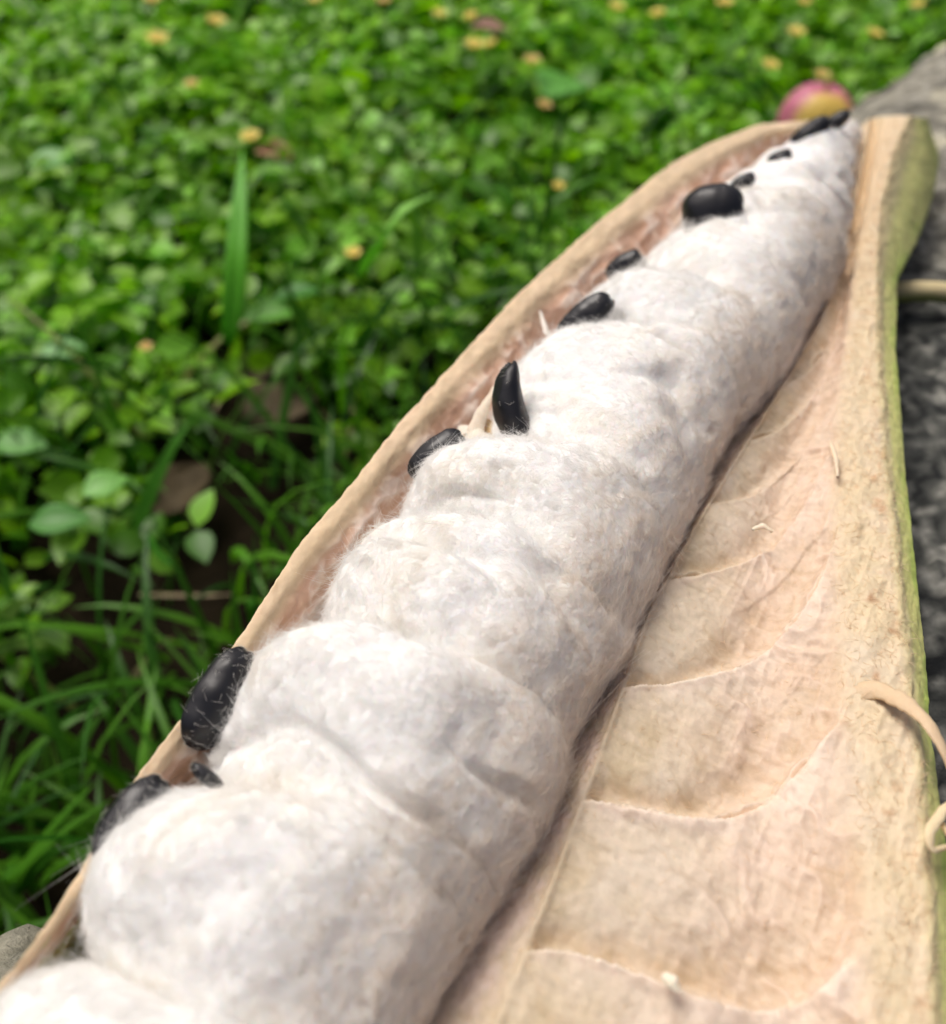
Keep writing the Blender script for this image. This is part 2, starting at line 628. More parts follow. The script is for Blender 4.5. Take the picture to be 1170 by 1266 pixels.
nA = fbm(fl * np.array([70, 90, 90]) + 4, 4)
nB = fbm(fl * np.array([240, 300, 300]) + 8, 4)
nC = fbm(fl * np.array([900, 900, 900]) + 1, 2)
base = np.broadcast_to(lin(214, 199, 178), (len(sw), 3)).copy()
base = mixc(base, lin(203, 184, 152), .5 + 1.2 * nA)                               # yellow tan
base = mixc(base, lin(218, 192, 170), pinkz * (.85 + .6 * nA + .25 * nB))           # pink
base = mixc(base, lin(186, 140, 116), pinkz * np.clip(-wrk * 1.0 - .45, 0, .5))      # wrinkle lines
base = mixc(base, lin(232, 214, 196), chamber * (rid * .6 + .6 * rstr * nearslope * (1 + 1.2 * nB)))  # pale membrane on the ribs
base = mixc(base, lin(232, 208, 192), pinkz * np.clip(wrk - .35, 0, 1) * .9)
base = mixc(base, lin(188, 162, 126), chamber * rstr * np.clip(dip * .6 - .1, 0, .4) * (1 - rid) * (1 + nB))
strk = fbm(np.stack([fl[:, 0] * 700, fl[:, 1] * 90, fl[:, 2] * 50], 1) + 3 * nA[:, None], 3)
base = mixc(base, lin(226, 206, 186), chamber * np.clip(strk * .6, 0, .35))
base = mixc(base, lin(168, 136, 100), chamber * np.clip(-strk * .5 - .03, 0, .25))
base = mixc(base, lin(224, 202, 186), strip * (.7 + nB))
base = mixc(base, lin(216, 197, 162), plat * (.75 + .7 * nA))
base = mixc(base, lin(222, 202, 172), plat * np.clip(nB * 1.8 + .1, 0, .8))
base = mixc(base, lin(180, 134, 96), plat * np.clip(fbm(fl * 380 + 3, 3) - .3, 0, 1) * 1.6)
tipz = sstep(.66, .84, tt) * sstep(.0, .02, qq) * (1 - green)
base = mixc(base, lin(224, 202, 168), tipz * .8)
gcol = mixc(np.broadcast_to(lin(214, 212, 138), (len(sw), 3)), lin(176, 192, 100), sstep(.80, .85, qq) * (.8 + nA))
gcol = mixc(gcol, lin(200, 196, 128), np.clip(fbm(fl * np.array([40, 500, 500]), 3) * 2, 0, .6))
gcol = mixc(gcol, lin(138, 132, 90), np.clip(fbm(fl * 260 + 6, 3) - .25, 0, 1) * .9)
gcol = mixc(gcol, lin(134, 134, 88), sstep(.7, .85, tt) * sstep(.80, .84, qq) * .7)
base = mixc(base, gcol, green)
base = mixc(base, lin(196, 186, 126), (sstep(.735, .765, qq) * (1 - green)) * .5)
base *= (1 + .08 * nC)[:, None]
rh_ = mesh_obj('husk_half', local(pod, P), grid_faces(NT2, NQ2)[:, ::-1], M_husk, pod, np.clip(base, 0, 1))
rh_['label'] = 'right half of the husk folded open, showing ribbed empty seed chambers and a green edge'
RV_P, RV_N = P.reshape(NT2, NQ2, 3), N

# ---- cottony pulp lobes -----------------------------------------------------
M_cot = attr_mat('cotton_pulp', rough=0.9, sss=0.45, sss_r=(0.0035,), spec=0.12,
                 bumps=((500, .3, .0006), (1800, .5, .0004)), var=.03, var_scale=700)
M_fib = fibre_mat('cotton_fibre', (.84, .83, .815), .55, True)
M_seed, nt_, ps = mat('seed_coat')
ps.inputs['Base Color'].default_value = (.012, .012, .015, 1)
ps.inputs['Roughness'].default_value = .34
ps.inputs['Specular IOR Level'].default_value = .5
nn = nt_.nodes.new('ShaderNodeTexNoise'); nn.inputs['Scale'].default_value = 300; nn.inputs['Detail'].default_value = 5
tc = nt_.nodes.new('ShaderNodeTexCoord'); nt_.links.new(tc.outputs['Object'], nn.inputs['Vector'])
bb = nt_.nodes.new('ShaderNodeBump'); bb.inputs['Strength'].default_value = .35; bb.inputs['Distance'].default_value = .0004
nt_.links.new(nn.outputs[0], bb.inputs['Height']); nt_.links.new(bb.outputs[0], ps.inputs['Normal'])
mrr = nt_.nodes.new('ShaderNodeMapRange'); mrr.inputs[3].default_value = .22; mrr.inputs[4].default_value = .55
nt_.links.new(nn.outputs[0], mrr.inputs[0]); nt_.links.new(mrr.outputs[0], ps.inputs['Roughness'])

# centre line and radius: the round section at each station is fitted so that it just touches both outlines
def proj(P):
    q = P - CAM
    z = q @ Fw
    return np.stack([585 + FPX * (q @ Rt) / z, 633 + FPX * (q @ Dn) / z], -1)


def side_of(poly, pts):
    """signed distance in photograph pixels, positive to the right of a polyline running up the picture"""
    poly = np.asarray(poly, float)
    best = np.full(len(pts), 1e9); sg = np.zeros(len(pts))
    for k in range(len(poly) - 1):
        A, B = poly[k], poly[k + 1]
        AB = B - A
        u = np.clip(((pts - A) @ AB) / (AB @ AB), 0, 1)
        q = pts - A - u[:, None] * AB
        dd = np.hypot(q[:, 0], q[:, 1])
        m = dd < best
        best[m] = dd[m]
        sg[m] = np.sign(AB[0] * q[m, 1] - AB[1] * q[m, 0])
    return best * sg


_c0, _c1 = rail(CL, 0.006), rail(CR, 0.0)
st_s = np.linspace(-.02, _c0[:, 0].max() + .004, 40)
_th = np.linspace(0, 2 * math.pi, 48)
st_w, st_r = [], []
w_, r_ = None, None
for s_k in st_s:
    o_ = np.argsort(_c1[:, 0])
    wl = np.interp(s_k, _c0[:, 0], _c0[:, 1]); wr_ = np.interp(s_k, _c1[o_, 0], _c1[o_, 1])
    w_, r_ = (wl + wr_) / 2, (wr_ - wl) / 2
    for it in range(40):
        ring = from_pod(np.stack([np.full(48, s_k), w_ + r_ * np.cos(_th), -.0005 + r_ * .96 * np.sin(_th)], 1))
        px = proj(ring)
        zc = (from_pod(np.array([s_k, w_, 0])) - CAM) @ Fw
        dl = side_of(CL, px).min() * zc / FPX
        dr = -side_of(CR, px).max() * zc / FPX
        w_ += (dr - dl) * .3
        r_ += (dl + dr) * .3
    st_w.append(w_); st_r.append(r_)
st_w = np.array(st_w); st_r = np.array(st_r)
print('fit', np.round(st_r[::5], 4), np.round(st_w[::5], 4))
_k = np.hanning(7)[1:-1]; _k /= _k.sum()
st_w[2:-2] = np.convolve(st_w, _k, 'valid'); st_r[2:-2] = np.convolve(st_r, _k, 'valid')


def cot_at(s):
    return float(np.interp(s, st_s, st_w)), float(np.interp(s, st_s, st_r))


# lobe boundaries read off the left side of the pulp in the photograph
bpts = [(-130, 1400), (60, 1170), (236, 960), (352, 776), (468, 655), (562, 562), (684, 425), (745, 368), (830, 292), (880, 262), (925, 222), (962, 195), (1000, 170), (1030, 152), (1058, 146)]
# the boundary's s measured at the middle of the pulp
bs = [to_pod(on_plane(float(x), float(y), .006))[0] for x, y in bpts]
bs = sorted(bs)
lobe_objs = []
lobe_info = []
for i in range(len(bs) - 1):
    s0, s1 = bs[i], bs[i + 1]
    sm = (s0 + s1) / 2
    w, r = cot_at(sm)
    L = (s1 - s0) / 2
    rn = np.random.default_rng(100 + i)
    big = r > .012
    nu, nv = (150, 220) if i < 6 else ((110, 150) if i < 9 else (70, 100))
    # u: along the axis -1..1, v: around
    uu = np.sin(np.linspace(-math.pi / 2, math.pi / 2, nu))
    vv = np.linspace(0, 2 * math.pi, nv, endpoint=False)
    U, V = np.meshgrid(uu, vv, indexing='ij')
    pexp = 1.95 + 5.3 * np.clip(np.cos(V), 0, 1)
    prof = (1 - np.abs(U) ** pexp).clip(0, 1) ** (1 / 2.5)
    bulge = 1.01 + .035 * rn.standard_normal()
    Lx = L * 1.15 + .0008
    ra_, rbz = r * 1.0 * bulge, r * 0.93
    X = U * Lx * (1 + .28 * np.clip(np.cos(V), 0, 1))
    Y = np.cos(V) * prof * ra_ * np.where(np.cos(V) > 0, 1.04, 1.0)
    Z = np.sin(V) * prof * rbz
    # flatten underneath, lean the lobe so it is convex towards the far end
    Z = np.where(Z < 0, Z * .75, Z)
    X = X + .18 * L * prof * np.sin(V) - .10 * L * (Y / ra_) * 0
    Q = np.stack([X, Y, Z], -1)
    Nl = grid_normals(np.concatenate([Q, Q[:, :2]], 1))[:, :nv]
    if (Nl[nu // 2, nv // 4, 2]) < 0: Nl = -Nl
    cen = np.array([sm, w, -0.0005])
    G = (Q + cen).reshape(-1, 3)
    sz = r
    rsd = sstep(.1, .9, G[:, 1] / r - w / r)
    lump = .14 * sz * (1 - .6 * rsd) * fbm(G / (sz * .80) + 11 * i, 2)
    clump = .020 * sz * (1 - np.abs(ridged(G / (sz * .36) + 5 * i, 2)) * 1.2)
    fine = .0006 * fbm(G * 420, 4)
    fold = ridged(np.stack([G[:, 0] * 1.25 / sz + .45 * fbm(G / sz + 3, 2), G[:, 1] * .30 / sz, G[:, 2] * .30 / sz], 1) + i * 3.1, 2)
    fold = -.10 * sz * sstep(.5, .95, fold)
    dsp = lump + clump + fine + fold
    Q2 = Q.reshape(-1, 3) + Nl.reshape(-1, 3) * dsp[:, None]
    Pw = from_pod(Q2 + cen)
    lo = bpy.data.objects.new('tmp', None)
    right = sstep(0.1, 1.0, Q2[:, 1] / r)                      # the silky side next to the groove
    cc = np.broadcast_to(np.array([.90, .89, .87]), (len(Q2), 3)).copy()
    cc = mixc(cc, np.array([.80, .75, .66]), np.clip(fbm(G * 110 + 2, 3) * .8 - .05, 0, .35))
    cc = mixc(cc, np.array([.72, .62, .50]), np.clip(sstep(.80, .97, np.abs(U.ravel())), 0, .7))  # brownish membrane tint at lobe ends, with crease shade put into the colour
    cc = mixc(cc, np.array([.80, .745, .675]), right * (.8 + .5 * fbm(G * 160, 3)))  # creamier silky side; its warm shade is put into the colour too
    fc = np.concatenate([grid_faces(nu, nv, True)])
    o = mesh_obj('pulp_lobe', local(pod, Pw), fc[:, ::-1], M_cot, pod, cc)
    lobe_objs.append(o)
    lobe_info.append((cen, Lx, ra_, rbz, Pw.reshape(nu, nv, 3)))
    # ---- fibres
    Pg = Pw.reshape(nu, nv, 3)
    Ng = grid_normals(np.concatenate([Pg, Pg[:, :2]], 1))[:, :nv]
    if (Ng[nu // 2, nv // 4] @ PN) < 0: Ng = -Ng
    nf = int(60000 * min(1, (r / .022)) ** 1.2) if i < 9 else 6000
    ui = rn.random(nf) * (nu - 1)
    # area-true choice: prefer rows in the middle
    ui = (np.arcsin(np.clip(rn.random(nf) * 2 - 1, -.985, .985)) / math.pi + .5) * (nu - 1)
    vi = ((rn.random(nf) * 1.25 - .125) * .5 % 1.0) * nv
    a, b = ui.astype(int), vi.astype(int) % nv
    fu = (ui - a)[:, None]
    a1 = np.minimum(a + 1, nu - 1)
    p = Pg[a, b] * (1 - fu) + Pg[a1, b] * fu
    fv = (vi % 1)[:, None]
    p = p + (Pg[a, (b + 1) % nv] - Pg[a, b]) * fv
    n = Ng[a, b]
    q = to_pod(p)
    ang = 2.6 * fbm(q * 95 + 7 * i, 2) + 1.2 * fbm(q * 500, 2) + rn.normal(0, .45, nf)
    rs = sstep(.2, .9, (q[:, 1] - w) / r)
    ang = ang * (1 - .6 * rs)
    t1 = np.cross(n, AX)
    t1 /= np.linalg.norm(t1, axis=1, keepdims=True) + 1e-9
    t2 = np.cross(n, t1)
    tg = t1 * np.cos(ang)[:, None] + t2 * np.sin(ang)[:, None]
    tside = np.cross(n, tg)
    ln = (rn.gamma(3.0, .00045, nf) + .0009)[:, None] * (0.55 + .45 * r / .022)
    curl = rn.normal(0, .9, nf)[:, None]
    lift = np.abs(rn.normal(0, .09, nf))[:, None] + .02
    wild = (rn.random(nf) < .012)[:, None]
    lift = np.where(wild, lift + .35, lift)
    k4 = np.array([0, .33, .66, 1.0])
    pts = np.stack([p - n * .0003 + tg * ln * k + tside * ln * curl * k * k + n * ln * lift * (k - .35 * k * k) * 1.0
                    + rn.normal(0, .00008, (nf, 3)) for k in k4], 1)
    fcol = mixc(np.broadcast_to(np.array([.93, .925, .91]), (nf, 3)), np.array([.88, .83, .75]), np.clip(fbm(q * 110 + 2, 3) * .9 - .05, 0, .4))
    fcol = mixc(fcol, np.array([.86, .79, .715]), rs * (.75 + .5 * fbm(q * 160, 3)))  # silky-side fibres: creamier, with warm shade painted into their colour
    fcol = mixc(fcol, np.array([.78, .69, .57]), np.clip(sstep(.80, .96, np.abs(uu[a])), 0, .7))  # fibres at lobe ends share the membrane tint and painted crease shade
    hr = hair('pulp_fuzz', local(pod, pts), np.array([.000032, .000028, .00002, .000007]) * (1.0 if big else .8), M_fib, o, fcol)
    hr['kind'] = 'stuff'

# ---- seeds ------------------------------------------------------------------
def seed_mesh(a, b, c, seed, bend=-.14):
    nu, nv = 28, 40
    th = np.linspace(0, math.pi, nu)[:, None]
    ph = np.linspace(0, 2 * math.pi, nv, endpoint=False)[None]
    x = np.cos(th) * np.ones_like(ph)
    rr = np.sin(th) ** .82
    y = rr * np.cos(ph)
    z = rr * np.sin(ph)
    y = y + bend * (1 - x * x)                 # slight kidney bend
    # raised seam line round the edge
    seam = .05 * np.exp(-((z / .10) ** 2)) * (np.abs(y) > 0)
    k = 1 + seam
    V = np.stack([x * a * k, y * b * k, z * c], -1).reshape(-1, 3)
    V += (fbm(V * 350 + seed * 7, 3) * .00025)[:, None] * np.sign(V)
    return V, grid_faces(nu, nv, True)


def put_seed(x, y, h, a, b, c, ang, tilt=0.0, roll=0.0, fuzz=0, lab=None, bend=-.14):
    """long axis 'ang' degrees (image sense, 0=right, 90=up) in the pod plane, seen face on"""
    cpt = on_plane(float(x), float(y), h)
    d = cpt - CAM
    d /= np.linalg.norm(d)
    # basis facing the viewpoint side of the pod where the photograph sees the seed
    r = Rt - d * (Rt @ d); r /= np.linalg.norm(r)
    u = np.cross(r, d)
    la = r * math.cos(R_(ang)) + u * math.sin(R_(ang))
    lb = -r * math.sin(R_(ang)) + u * math.cos(R_(ang))
    lc = -d
    la, lc = la * math.cos(R_(tilt)) + lc * math.sin(R_(tilt)), -la * math.sin(R_(tilt)) + lc * math.cos(R_(tilt))
    lb, lc = lb * math.cos(R_(roll)) + lc * math.sin(R_(roll)), -lb * math.sin(R_(roll)) + lc * math.cos(R_(roll))
    V, F = seed_mesh(a, b, c, x, bend)
    W = cpt + V @ np.stack([la, lb, lc])
    k = min(range(len(lobe_info)), key=lambda j: np.linalg.norm(from_pod(lobe_info[j][0]) - cpt))
    o = mesh_obj('seed', local(pod, W), F[:, ::-1], M_seed, lobe_objs[k])
    o['label'] = lab or 'glossy black seed half buried in the white pulp'
    if y > 230 and a > .004 and bend < 0:
        # fringe of cotton combed over the side of the seed that faces the pulp
        nf = int(1500 * (a / .008)) if abs(y - 259) > 5 else 350
        u2 = rng.uniform(-1.05, 1.05, (nf, 1))
        cover = np.sqrt(np.clip(1 - u2 * u2 * .85, 0, 1))
        rgt = SD * .85 - AX * .35
        rgt /= np.linalg.norm(rgt)
        sgl = np.sign(lb @ rgt) * lb
        e_ = rng.uniform(.15, .75, (nf, 1)) if bend < 0 else rng.uniform(-.1, .7, (nf, 1))
        p0 = cpt + sgl * b * (cover * 1.15 + .25) + la * a * u2 + lc * c * rng.uniform(-.2, .4, (nf, 1))
        p3_ = cpt + sgl * b * (cover * e_) + la * (a * u2 + rng.normal(0, .0006, (nf, 1))) + lc * c * rng.uniform(.95, 1.2, (nf, 1))
        p1 = p0 + lc * c * .8 + rng.normal(0, .0002, (nf, 3)) - sgl * b * .15
        p2 = (p1 + p3_) / 2 + lc * c * .25 + rng.normal(0, .0002, (nf, 3))
        fr_ = hair('pulp_fuzz', local(pod, np.stack([p0, p1, p2, p3_], 1)), np.array([.00004, .000035, .000028, .00001]), M_fib, lobe_objs[k],
                   np.broadcast_to(np.array([.92, .91, .89]), (nf, 3)))
        fr_['kind'] = 'stuff'
    return o


#        x    y    h     a      b      c     ang tilt roll
SEEDS = [
    (164, 1014, .0105, .0070, .0048, .0042, 58, 0, 35, 'black seed with lint on it at the left edge of the pulp'),
    (272, 862, .0100, .0088, .0056, .0045, 62, 0, 35, 'large black seed bare on the left edge of the pulp'),
    (258, 960, .0135, .0030, .0010, .0016, -35, 0, 0, 'thin black sliver of seed between two pulp lobes'),
    (540, 562, .0120, .0068, .0042, .0036, 38, 0, 20, 'black seed showing only its curved top'),
    (649, 506, .0155, .0104, .0034, .0044, 106, 0, 10.5, 'tall black crescent of seed beside a torn membrane'),
    (725, 394, .0145, .0076, .0050, .0040, 40, 0, 20, 'black seed capped by pulp above the crescent seed'),
    (772, 328, .0105, .0052, .0034, .0030, 35, 0, 10, 'small dark tip of a seed'),
    (882, 260, .0200, .0080, .0078, .0056, 8, 0, 0, 'whole round glossy black seed lying bare on the pulp'),
    (918, 225, .0180, .0038, .0022, .0024, 30, 0, 0, 'small black seed end behind the round bare seed'),
    (964, 194, .0145, .0036, .0022, .0024, 20, 0, 0, 'small black seed end farther along'),
    (1002, 163, .0115, .0066, .0036, .0032, 38, 0, 0, 'black seed near the thin end'),
    (1032, 151, .0105, .0056, .0026, .0026, 35, 0, 0, 'last black seed at the thin end'),
]
for s_ in SEEDS:
    put_seed(*s_[:9], lab=s_[9], bend=.95 if s_[8] == 10.5 else -.14)

LINT = []
for k_s, o_s in enumerate([o for o in bpy.data.objects if o.name.startswith('seed')]):
    n_l = 220 if k_s < 2 else 50
    vv_ = np.empty(len(o_s.data.vertices) * 3, np.float32); o_s.data.vertices.foreach_get('co', vv_)
    nn_s = np.empty(len(o_s.data.vertices) * 3, np.float32); o_s.data.vertices.foreach_get('normal', nn_s)
    vv_ = vv_.reshape(-1, 3); nn_s = nn_s.reshape(-1, 3)
    ii = rng.integers(0, len(vv_), n_l)
    nv_ = vv_[ii] - vv_.mean(0); nv_ /= np.linalg.norm(nv_, axis=1, keepdims=True)
    dd_ = rng.normal(0, 1, (n_l, 3)); dd_ -= nv_ * np.sum(dd_ * nv_, 1, keepdims=True); dd_ /= np.linalg.norm(dd_, axis=1, keepdims=True)
    l_ = rng.uniform(.0006, .0020, (n_l, 1))
    LINT.append((o_s.parent, np.stack([vv_[ii] + dd_ * l_ * k + nv_ * l_ * (.05 + .3 * k * (1 - .5 * k)) for k in (0, .4, .7, 1)], 1)))
for par_, pt_ in LINT:
    h_ = hair('lint', pt_, np.array([.00003, .000028, .00002, .00001]), M_fib, par_, np.broadcast_to(np.array([.75, .72, .66]), (len(pt_), 3)))
    h_['kind'] = 'stuff'

# ---- torn membranes, fibres, curled strips on the husk -----------------------
def ribbon(name, img, hs, width, material, parent, col, n=40, thick=.0003, twist=0.4, lab=None):
    img = np.asarray(img, float)
    hs = np.broadcast_to(hs, (len(img),))
    P = np.array([on_plane(a, b, c) for (a, b), c in zip(img, hs)])
    P = resample(P, n)
    T = np.gradient(P, axis=0); T /= np.linalg.norm(T, axis=1, keepdims=True)
    B = np.cross(T, PN); B /= np.linalg.norm(B, axis=1, keepdims=True)
    C = np.cross(T, B)
    tw = twist * np.sin(np.linspace(0, 5, n))[:, None]
    Bd = B * np.cos(tw) + C * np.sin(tw)
    Cd = np.cross(T, Bd)
    wd = np.interp(np.linspace(0, 1, n), np.linspace(0, 1, len(width)), width)[:, None]
    wd = wd * (1 + .25 * fbm(P * 700, 2)[:, None])
    m = 9
    ring = []
    for k in range(m):
        a = 2 * math.pi * k / m
        ring.append(P + Bd * wd * math.cos(a) + Cd * (thick + .18 * wd) * math.sin(a))
    V = np.stack(ring, 1).reshape(-1, 3)
    V += np.stack([fbm(V * 900 + j * 9, 2) for j in range(3)], 1) * .00012
    o = mesh_obj(name, local(parent if parent.type == 'EMPTY' else pod, V), grid_faces(n, m, True), material, parent, col)
    if lab: o['label'] = lab
    return o


M_mem = attr_mat('membrane', rough=.5, sss=.4, sss_r=(.002,), bumps=((900, .5, .0004),), var=.08, var_scale=900)
ribbon('membrane_flap', [(572, 528), (590, 545), (612, 548), (640, 560)], [.004, .009, .010, .006], [.0012, .0026, .0028, .0014], M_mem, pod, lin(226, 216, 200), lab='torn cream membrane beside the crescent seed')
ribbon('membrane_flap', [(585, 540), (598, 505), (612, 478)], [.007, .009, .010], [.0022, .0014, .0004], M_mem, pod, lin(222, 208, 188))
ribbon('membrane_flap', [(690, 430), (676, 412), (668, 385)], [.004, .007, .008], [.0018, .0008, .0003], M_mem, pod, lin(236, 226, 216))
ribbon('membrane_flap', [(600, 520), (612, 535), (625, 545)], [.006, .006, .006], [.0010, .0022, .0010], M_mem, pod, lin(190, 158, 110))
ribbon('husk_strip', [(1052, 858), (1085, 852), (1118, 868), (1146, 892), (1166, 925), (1180, 965)], [.0008, .0028, .0055, .0075, .0070, .005], [.0022, .0019, .0016, .0013, .0009, .0005], M_husk, pod, lin(214, 188, 154), lab='curled tan strip peeling off the green edge')
ribbon('husk_strip', [(1190, 985), (1168, 1000), (1148, 1030), (1152, 1052), (1172, 1046)], [.004, .006, .007, .006, .004], [.0006, .0008, .0009, .0007, .0004], M_husk, pod, lin(224, 204, 166))
ribbon('husk_strip', [(1160, 1010), (1180, 1040), (1200, 1080)], [.005, .006, .006], [.0005, .0007, .0006], M_husk, pod, lin(214, 192, 150))
ribbon('husk_crumb', [(820, 1206), (832, 1214), (840, 1226)], [.001, .0016, .001], [.0006, .0010, .0005], M_mem, pod, lin(238, 226, 205))
ribbon('husk_crumb', [(930, 655), (944, 650), (956, 658)], [.001, .0016, .001], [.0004, .0007, .0004], M_mem, pod, lin(238, 220, 196))
ribbon('husk_crumb', [(1026, 545), (1034, 568), (1036, 590)], [.003, .0034, .003], [.0004, .0007, .0003], M_mem, pod, lin(230, 208, 180))

# short fibres standing off the husk where it tore
M_hf = fibre_mat('husk_fibre', tuple(lin(228, 204, 172)), .3)


def husk_fibres(n, q0, q1, t0, t1, ln, rad, seed, along=.5):
    rn = np.random.default_rng(seed)
    a = (t0 + (t1 - t0) * rn.random(n)) * (NT2 - 1)
    b = (q0 + (q1 - q0) * rn.random(n)) * (NQ2 - 1)
    a, b = a.astype(int), b.astype(int)
    p, nn_ = RV_P[a, b], RV_N[a, b]
    p = p + (RV_P[np.minimum(a + 1, NT2 - 1), b] - p) * rn.random((n, 1)) + (RV_P[a, np.minimum(b + 1, NQ2 - 1)] - p) * rn.random((n, 1))
    d = rn.normal(0, 1, (n, 3)) + AX * along * 2
    d = d - nn_ * np.sum(d * nn_, 1, keepdims=True)
    d /= np.linalg.norm(d, axis=1, keepdims=True)
    side = np.cross(nn_, d)
    l = ln * (.4 + rn.random((n, 1)))
    cu = rn.normal(0, .5, (n, 1))
    lf = np.abs(rn.normal(0, .3, (n, 1)))
    return np.stack([p - nn_ * .0002 + d * l * k + side * l * cu * k * k + nn_ * l * lf * k * (1.2 - .6 * k) for k in (0, .35, .7, 1)], 1)


pp = np.concatenate([husk_fibres(5000, .60, .77, .0, .97, .0022, 0, 1), husk_fibres(7000, .025, .11, .0, .9, .0012, 0, 2),
                     husk_fibres(5000, .11, .6, .0, .9, .0014, 0, 3)])
hf = hair('husk_fuzz', local(pod, pp), np.array([.00005, .00004, .00003, .00001]), M_hf, rh_)
hf['kind'] = 'stuff'

# ================================================================== THE STONE
# its left edge runs underneath the pod
edge_img = [(-700, 2200), (-200, 1500), (-130, 1260), (-60, 1150), (-10, 1122), (40, 1132), (80, 1150), (180, 1040), (400, 760), (640, 470), (860, 260), (980, 170), (1035, 128), (1062, 104), (1100, 78), (1170, 30), (1260, -30), (1500, -110)]
ST_H = -0.034
ew = on_plane(np.array([p[0] for p in edge_img], float), np.array([p[1] for p in edge_img], float), ST_H)[:, :2]
ew = np.concatenate([ew, ew[-1:] + np.array([[.5, .25]])])
nx, ny = 420, 620
gx = np.linspace(-.35, .75, nx)
gy = np.linspace(-.35, 1.0, ny)
X, Y = np.meshgrid(gx, gy, indexing='ij')
pt = np.stack([X.ravel(), Y.ravel()], 1)
best = np.full(len(pt), 1e3); sg = np.zeros(len(pt))
for k in range(len(ew) - 1):
    A, B = ew[k], ew[k + 1]
    AB = B - A
    u = np.clip(((pt - A) @ AB) / (AB @ AB), 0, 1)
    q = pt - A - u[:, None] * AB
    dd = np.hypot(q[:, 0], q[:, 1])
    m = dd < best
    best[m] = dd[m]
    sg[m] = np.sign(AB[0] * q[m, 1] - AB[1] * q[m, 0])
sdist = -best * sg                                   # inside (right of the edge) positive
p3 = np.stack([pt[:, 0], pt[:, 1], np.zeros(len(pt))], 1)
sdist = sdist + .004 * fbm(p3 * 45, 4)
ztop = P0[2] + SLOPE * pt[:, 1] + ST_H
rough_s = .0035 * fbm(p3 * 40, 3) + .0016 * ridged(p3 * 150, 3) + .0012 * fbm(p3 * 420, 3)
round_ = -.016 * (1 - sstep(-.002, .028, sdist)) ** 2
z = ztop + rough_s + round_
z = z - np.clip(-sdist - .001, 0, .05) * 7.0
z = np.maximum(z, -.05)
# dark pitted surface, paler towards the worn edge at the back
V = np.stack([pt[:, 0], pt[:, 1], z], 1)
V[:, 0] += .0018 * fbm(V * 90 + 5, 2)
nse = fbm(p3 * 60, 4); ns2 = fbm(p3 * 300 + 7, 3); ns3 = ridged(p3 * 130, 3)
worn = sstep(.26, .36, pt[:, 1])
sc_ = mixc(np.broadcast_to(lin(92, 93, 88), (len(pt), 3)), lin(150, 146, 132), worn * (.85 + .5 * nse))
sc_ = mixc(sc_, lin(30, 32, 33), np.clip(.25 - ns2 * 1.8 - .4 * nse, 0, 1) * (1 - .5 * worn))
sc_ = mixc(sc_, lin(176, 174, 164), np.clip(ns2 * 1.8 - .3 + .6 * nse, 0, .6))
sc_ = mixc(sc_, lin(60, 58, 52), np.clip(fbm(p3 * 55 + 20, 4) * 3.5 - .3, 0, .8) * worn)
sc_ = mixc(sc_, lin(204, 198, 172), np.clip(fbm(p3 * 45 + 40, 4) * 3 - .5, 0, .7) * worn)
low = sstep(.02, -.02, pt[:, 1] * 0 + (pt[:, 0] + .02))
sc_ = mixc(sc_, lin(150, 146, 128), sstep(.0, -.08, pt[:, 0] + 0) * (.7 + .6 * nse))
M_stone = attr_mat('stone', rough=.85, bumps=((300, .8, .001), (1200, .8, .0005)), var=.3, var_scale=420, spec=.25)
stone = mesh_obj('stone_ledge', V, grid_faces(nx, ny), M_stone, None, np.clip(sc_, .005, 1))
tag(stone, 'rough dark grey stone ledge under the opened pod, paler at its back edge', 'stone')

# ================================================================== LAWN
# soil
n_ = 160
gx = np.sign(np.linspace(-1, 1, n_)) * np.abs(np.linspace(-1, 1, n_)) ** 3 * 60
gy = gx.copy()
X, Y = np.meshgrid(gx, gy + .5, indexing='ij')
p3 = np.stack([X.ravel(), Y.ravel(), X.ravel() * 0], 1)
Z = .006 * fbm(p3 * 9, 3) - .004
V = np.stack([p3[:, 0], p3[:, 1], Z], 1)
far = sstep(1.6, 3, np.hypot(p3[:, 0], p3[:, 1]))
cs = mixc(np.broadcast_to(lin(36, 29, 19), (len(V), 3)), lin(40, 64, 18), far)
M_soil = attr_mat('soil', rough=.95, bumps=((60, .8, .01), (400, .8, .002)), var=.35, var_scale=60, spec=.1)
g = mesh_obj('ground', V, grid_faces(n_, n_), M_soil, None, cs)
tag(g, kind='structure')

M_leaf = leaf_mat('leaf', .40, .36, .42)
M_blade = leaf_mat('blade', .45, .30, .35)


def inside_stone(x, y):
    """true where the stone stands"""
    pt = np.stack([x, y], 1)
    best = np.full(len(pt), 1e3); sg = np.zeros(len(pt))
    for k in range(len(ew) - 1):
        A, B = ew[k], ew[k + 1]
        AB = B - A
        u = np.clip(((pt - A) @ AB) / (AB @ AB), 0, 1)
        q = pt - A - u[:, None] * AB
        dd = np.hypot(q[:, 0], q[:, 1])
        m = dd < best
        best[m] = dd[m]
        sg[m] = np.sign(AB[0] * q[m, 1] - AB[1] * q[m, 0])
    return -best * sg


def leaf_template(nl=5):
    t = np.linspace(0, 1, nl)
    w = np.sin(math.pi * t ** .85) ** .75 * .36
    w[0] = .02; w[-1] = .01
    V = []
    for k in range(nl):
        V += [(t[k], -w[k], .10 * w[k] / .36), (t[k], 0, 0), (t[k], w[k], .10 * w[k] / .36)]
    V = np.array(V)
    V[:, 2] -= .18 * V[:, 0] ** 2
    F = []
    for k in range(nl - 1):
        a = 3 * k
        F += [(a, a + 3, a + 4, a + 1), (a + 1, a + 4, a + 5, a + 2)]
    return V, np.array(F)


LV, LF = leaf_template()


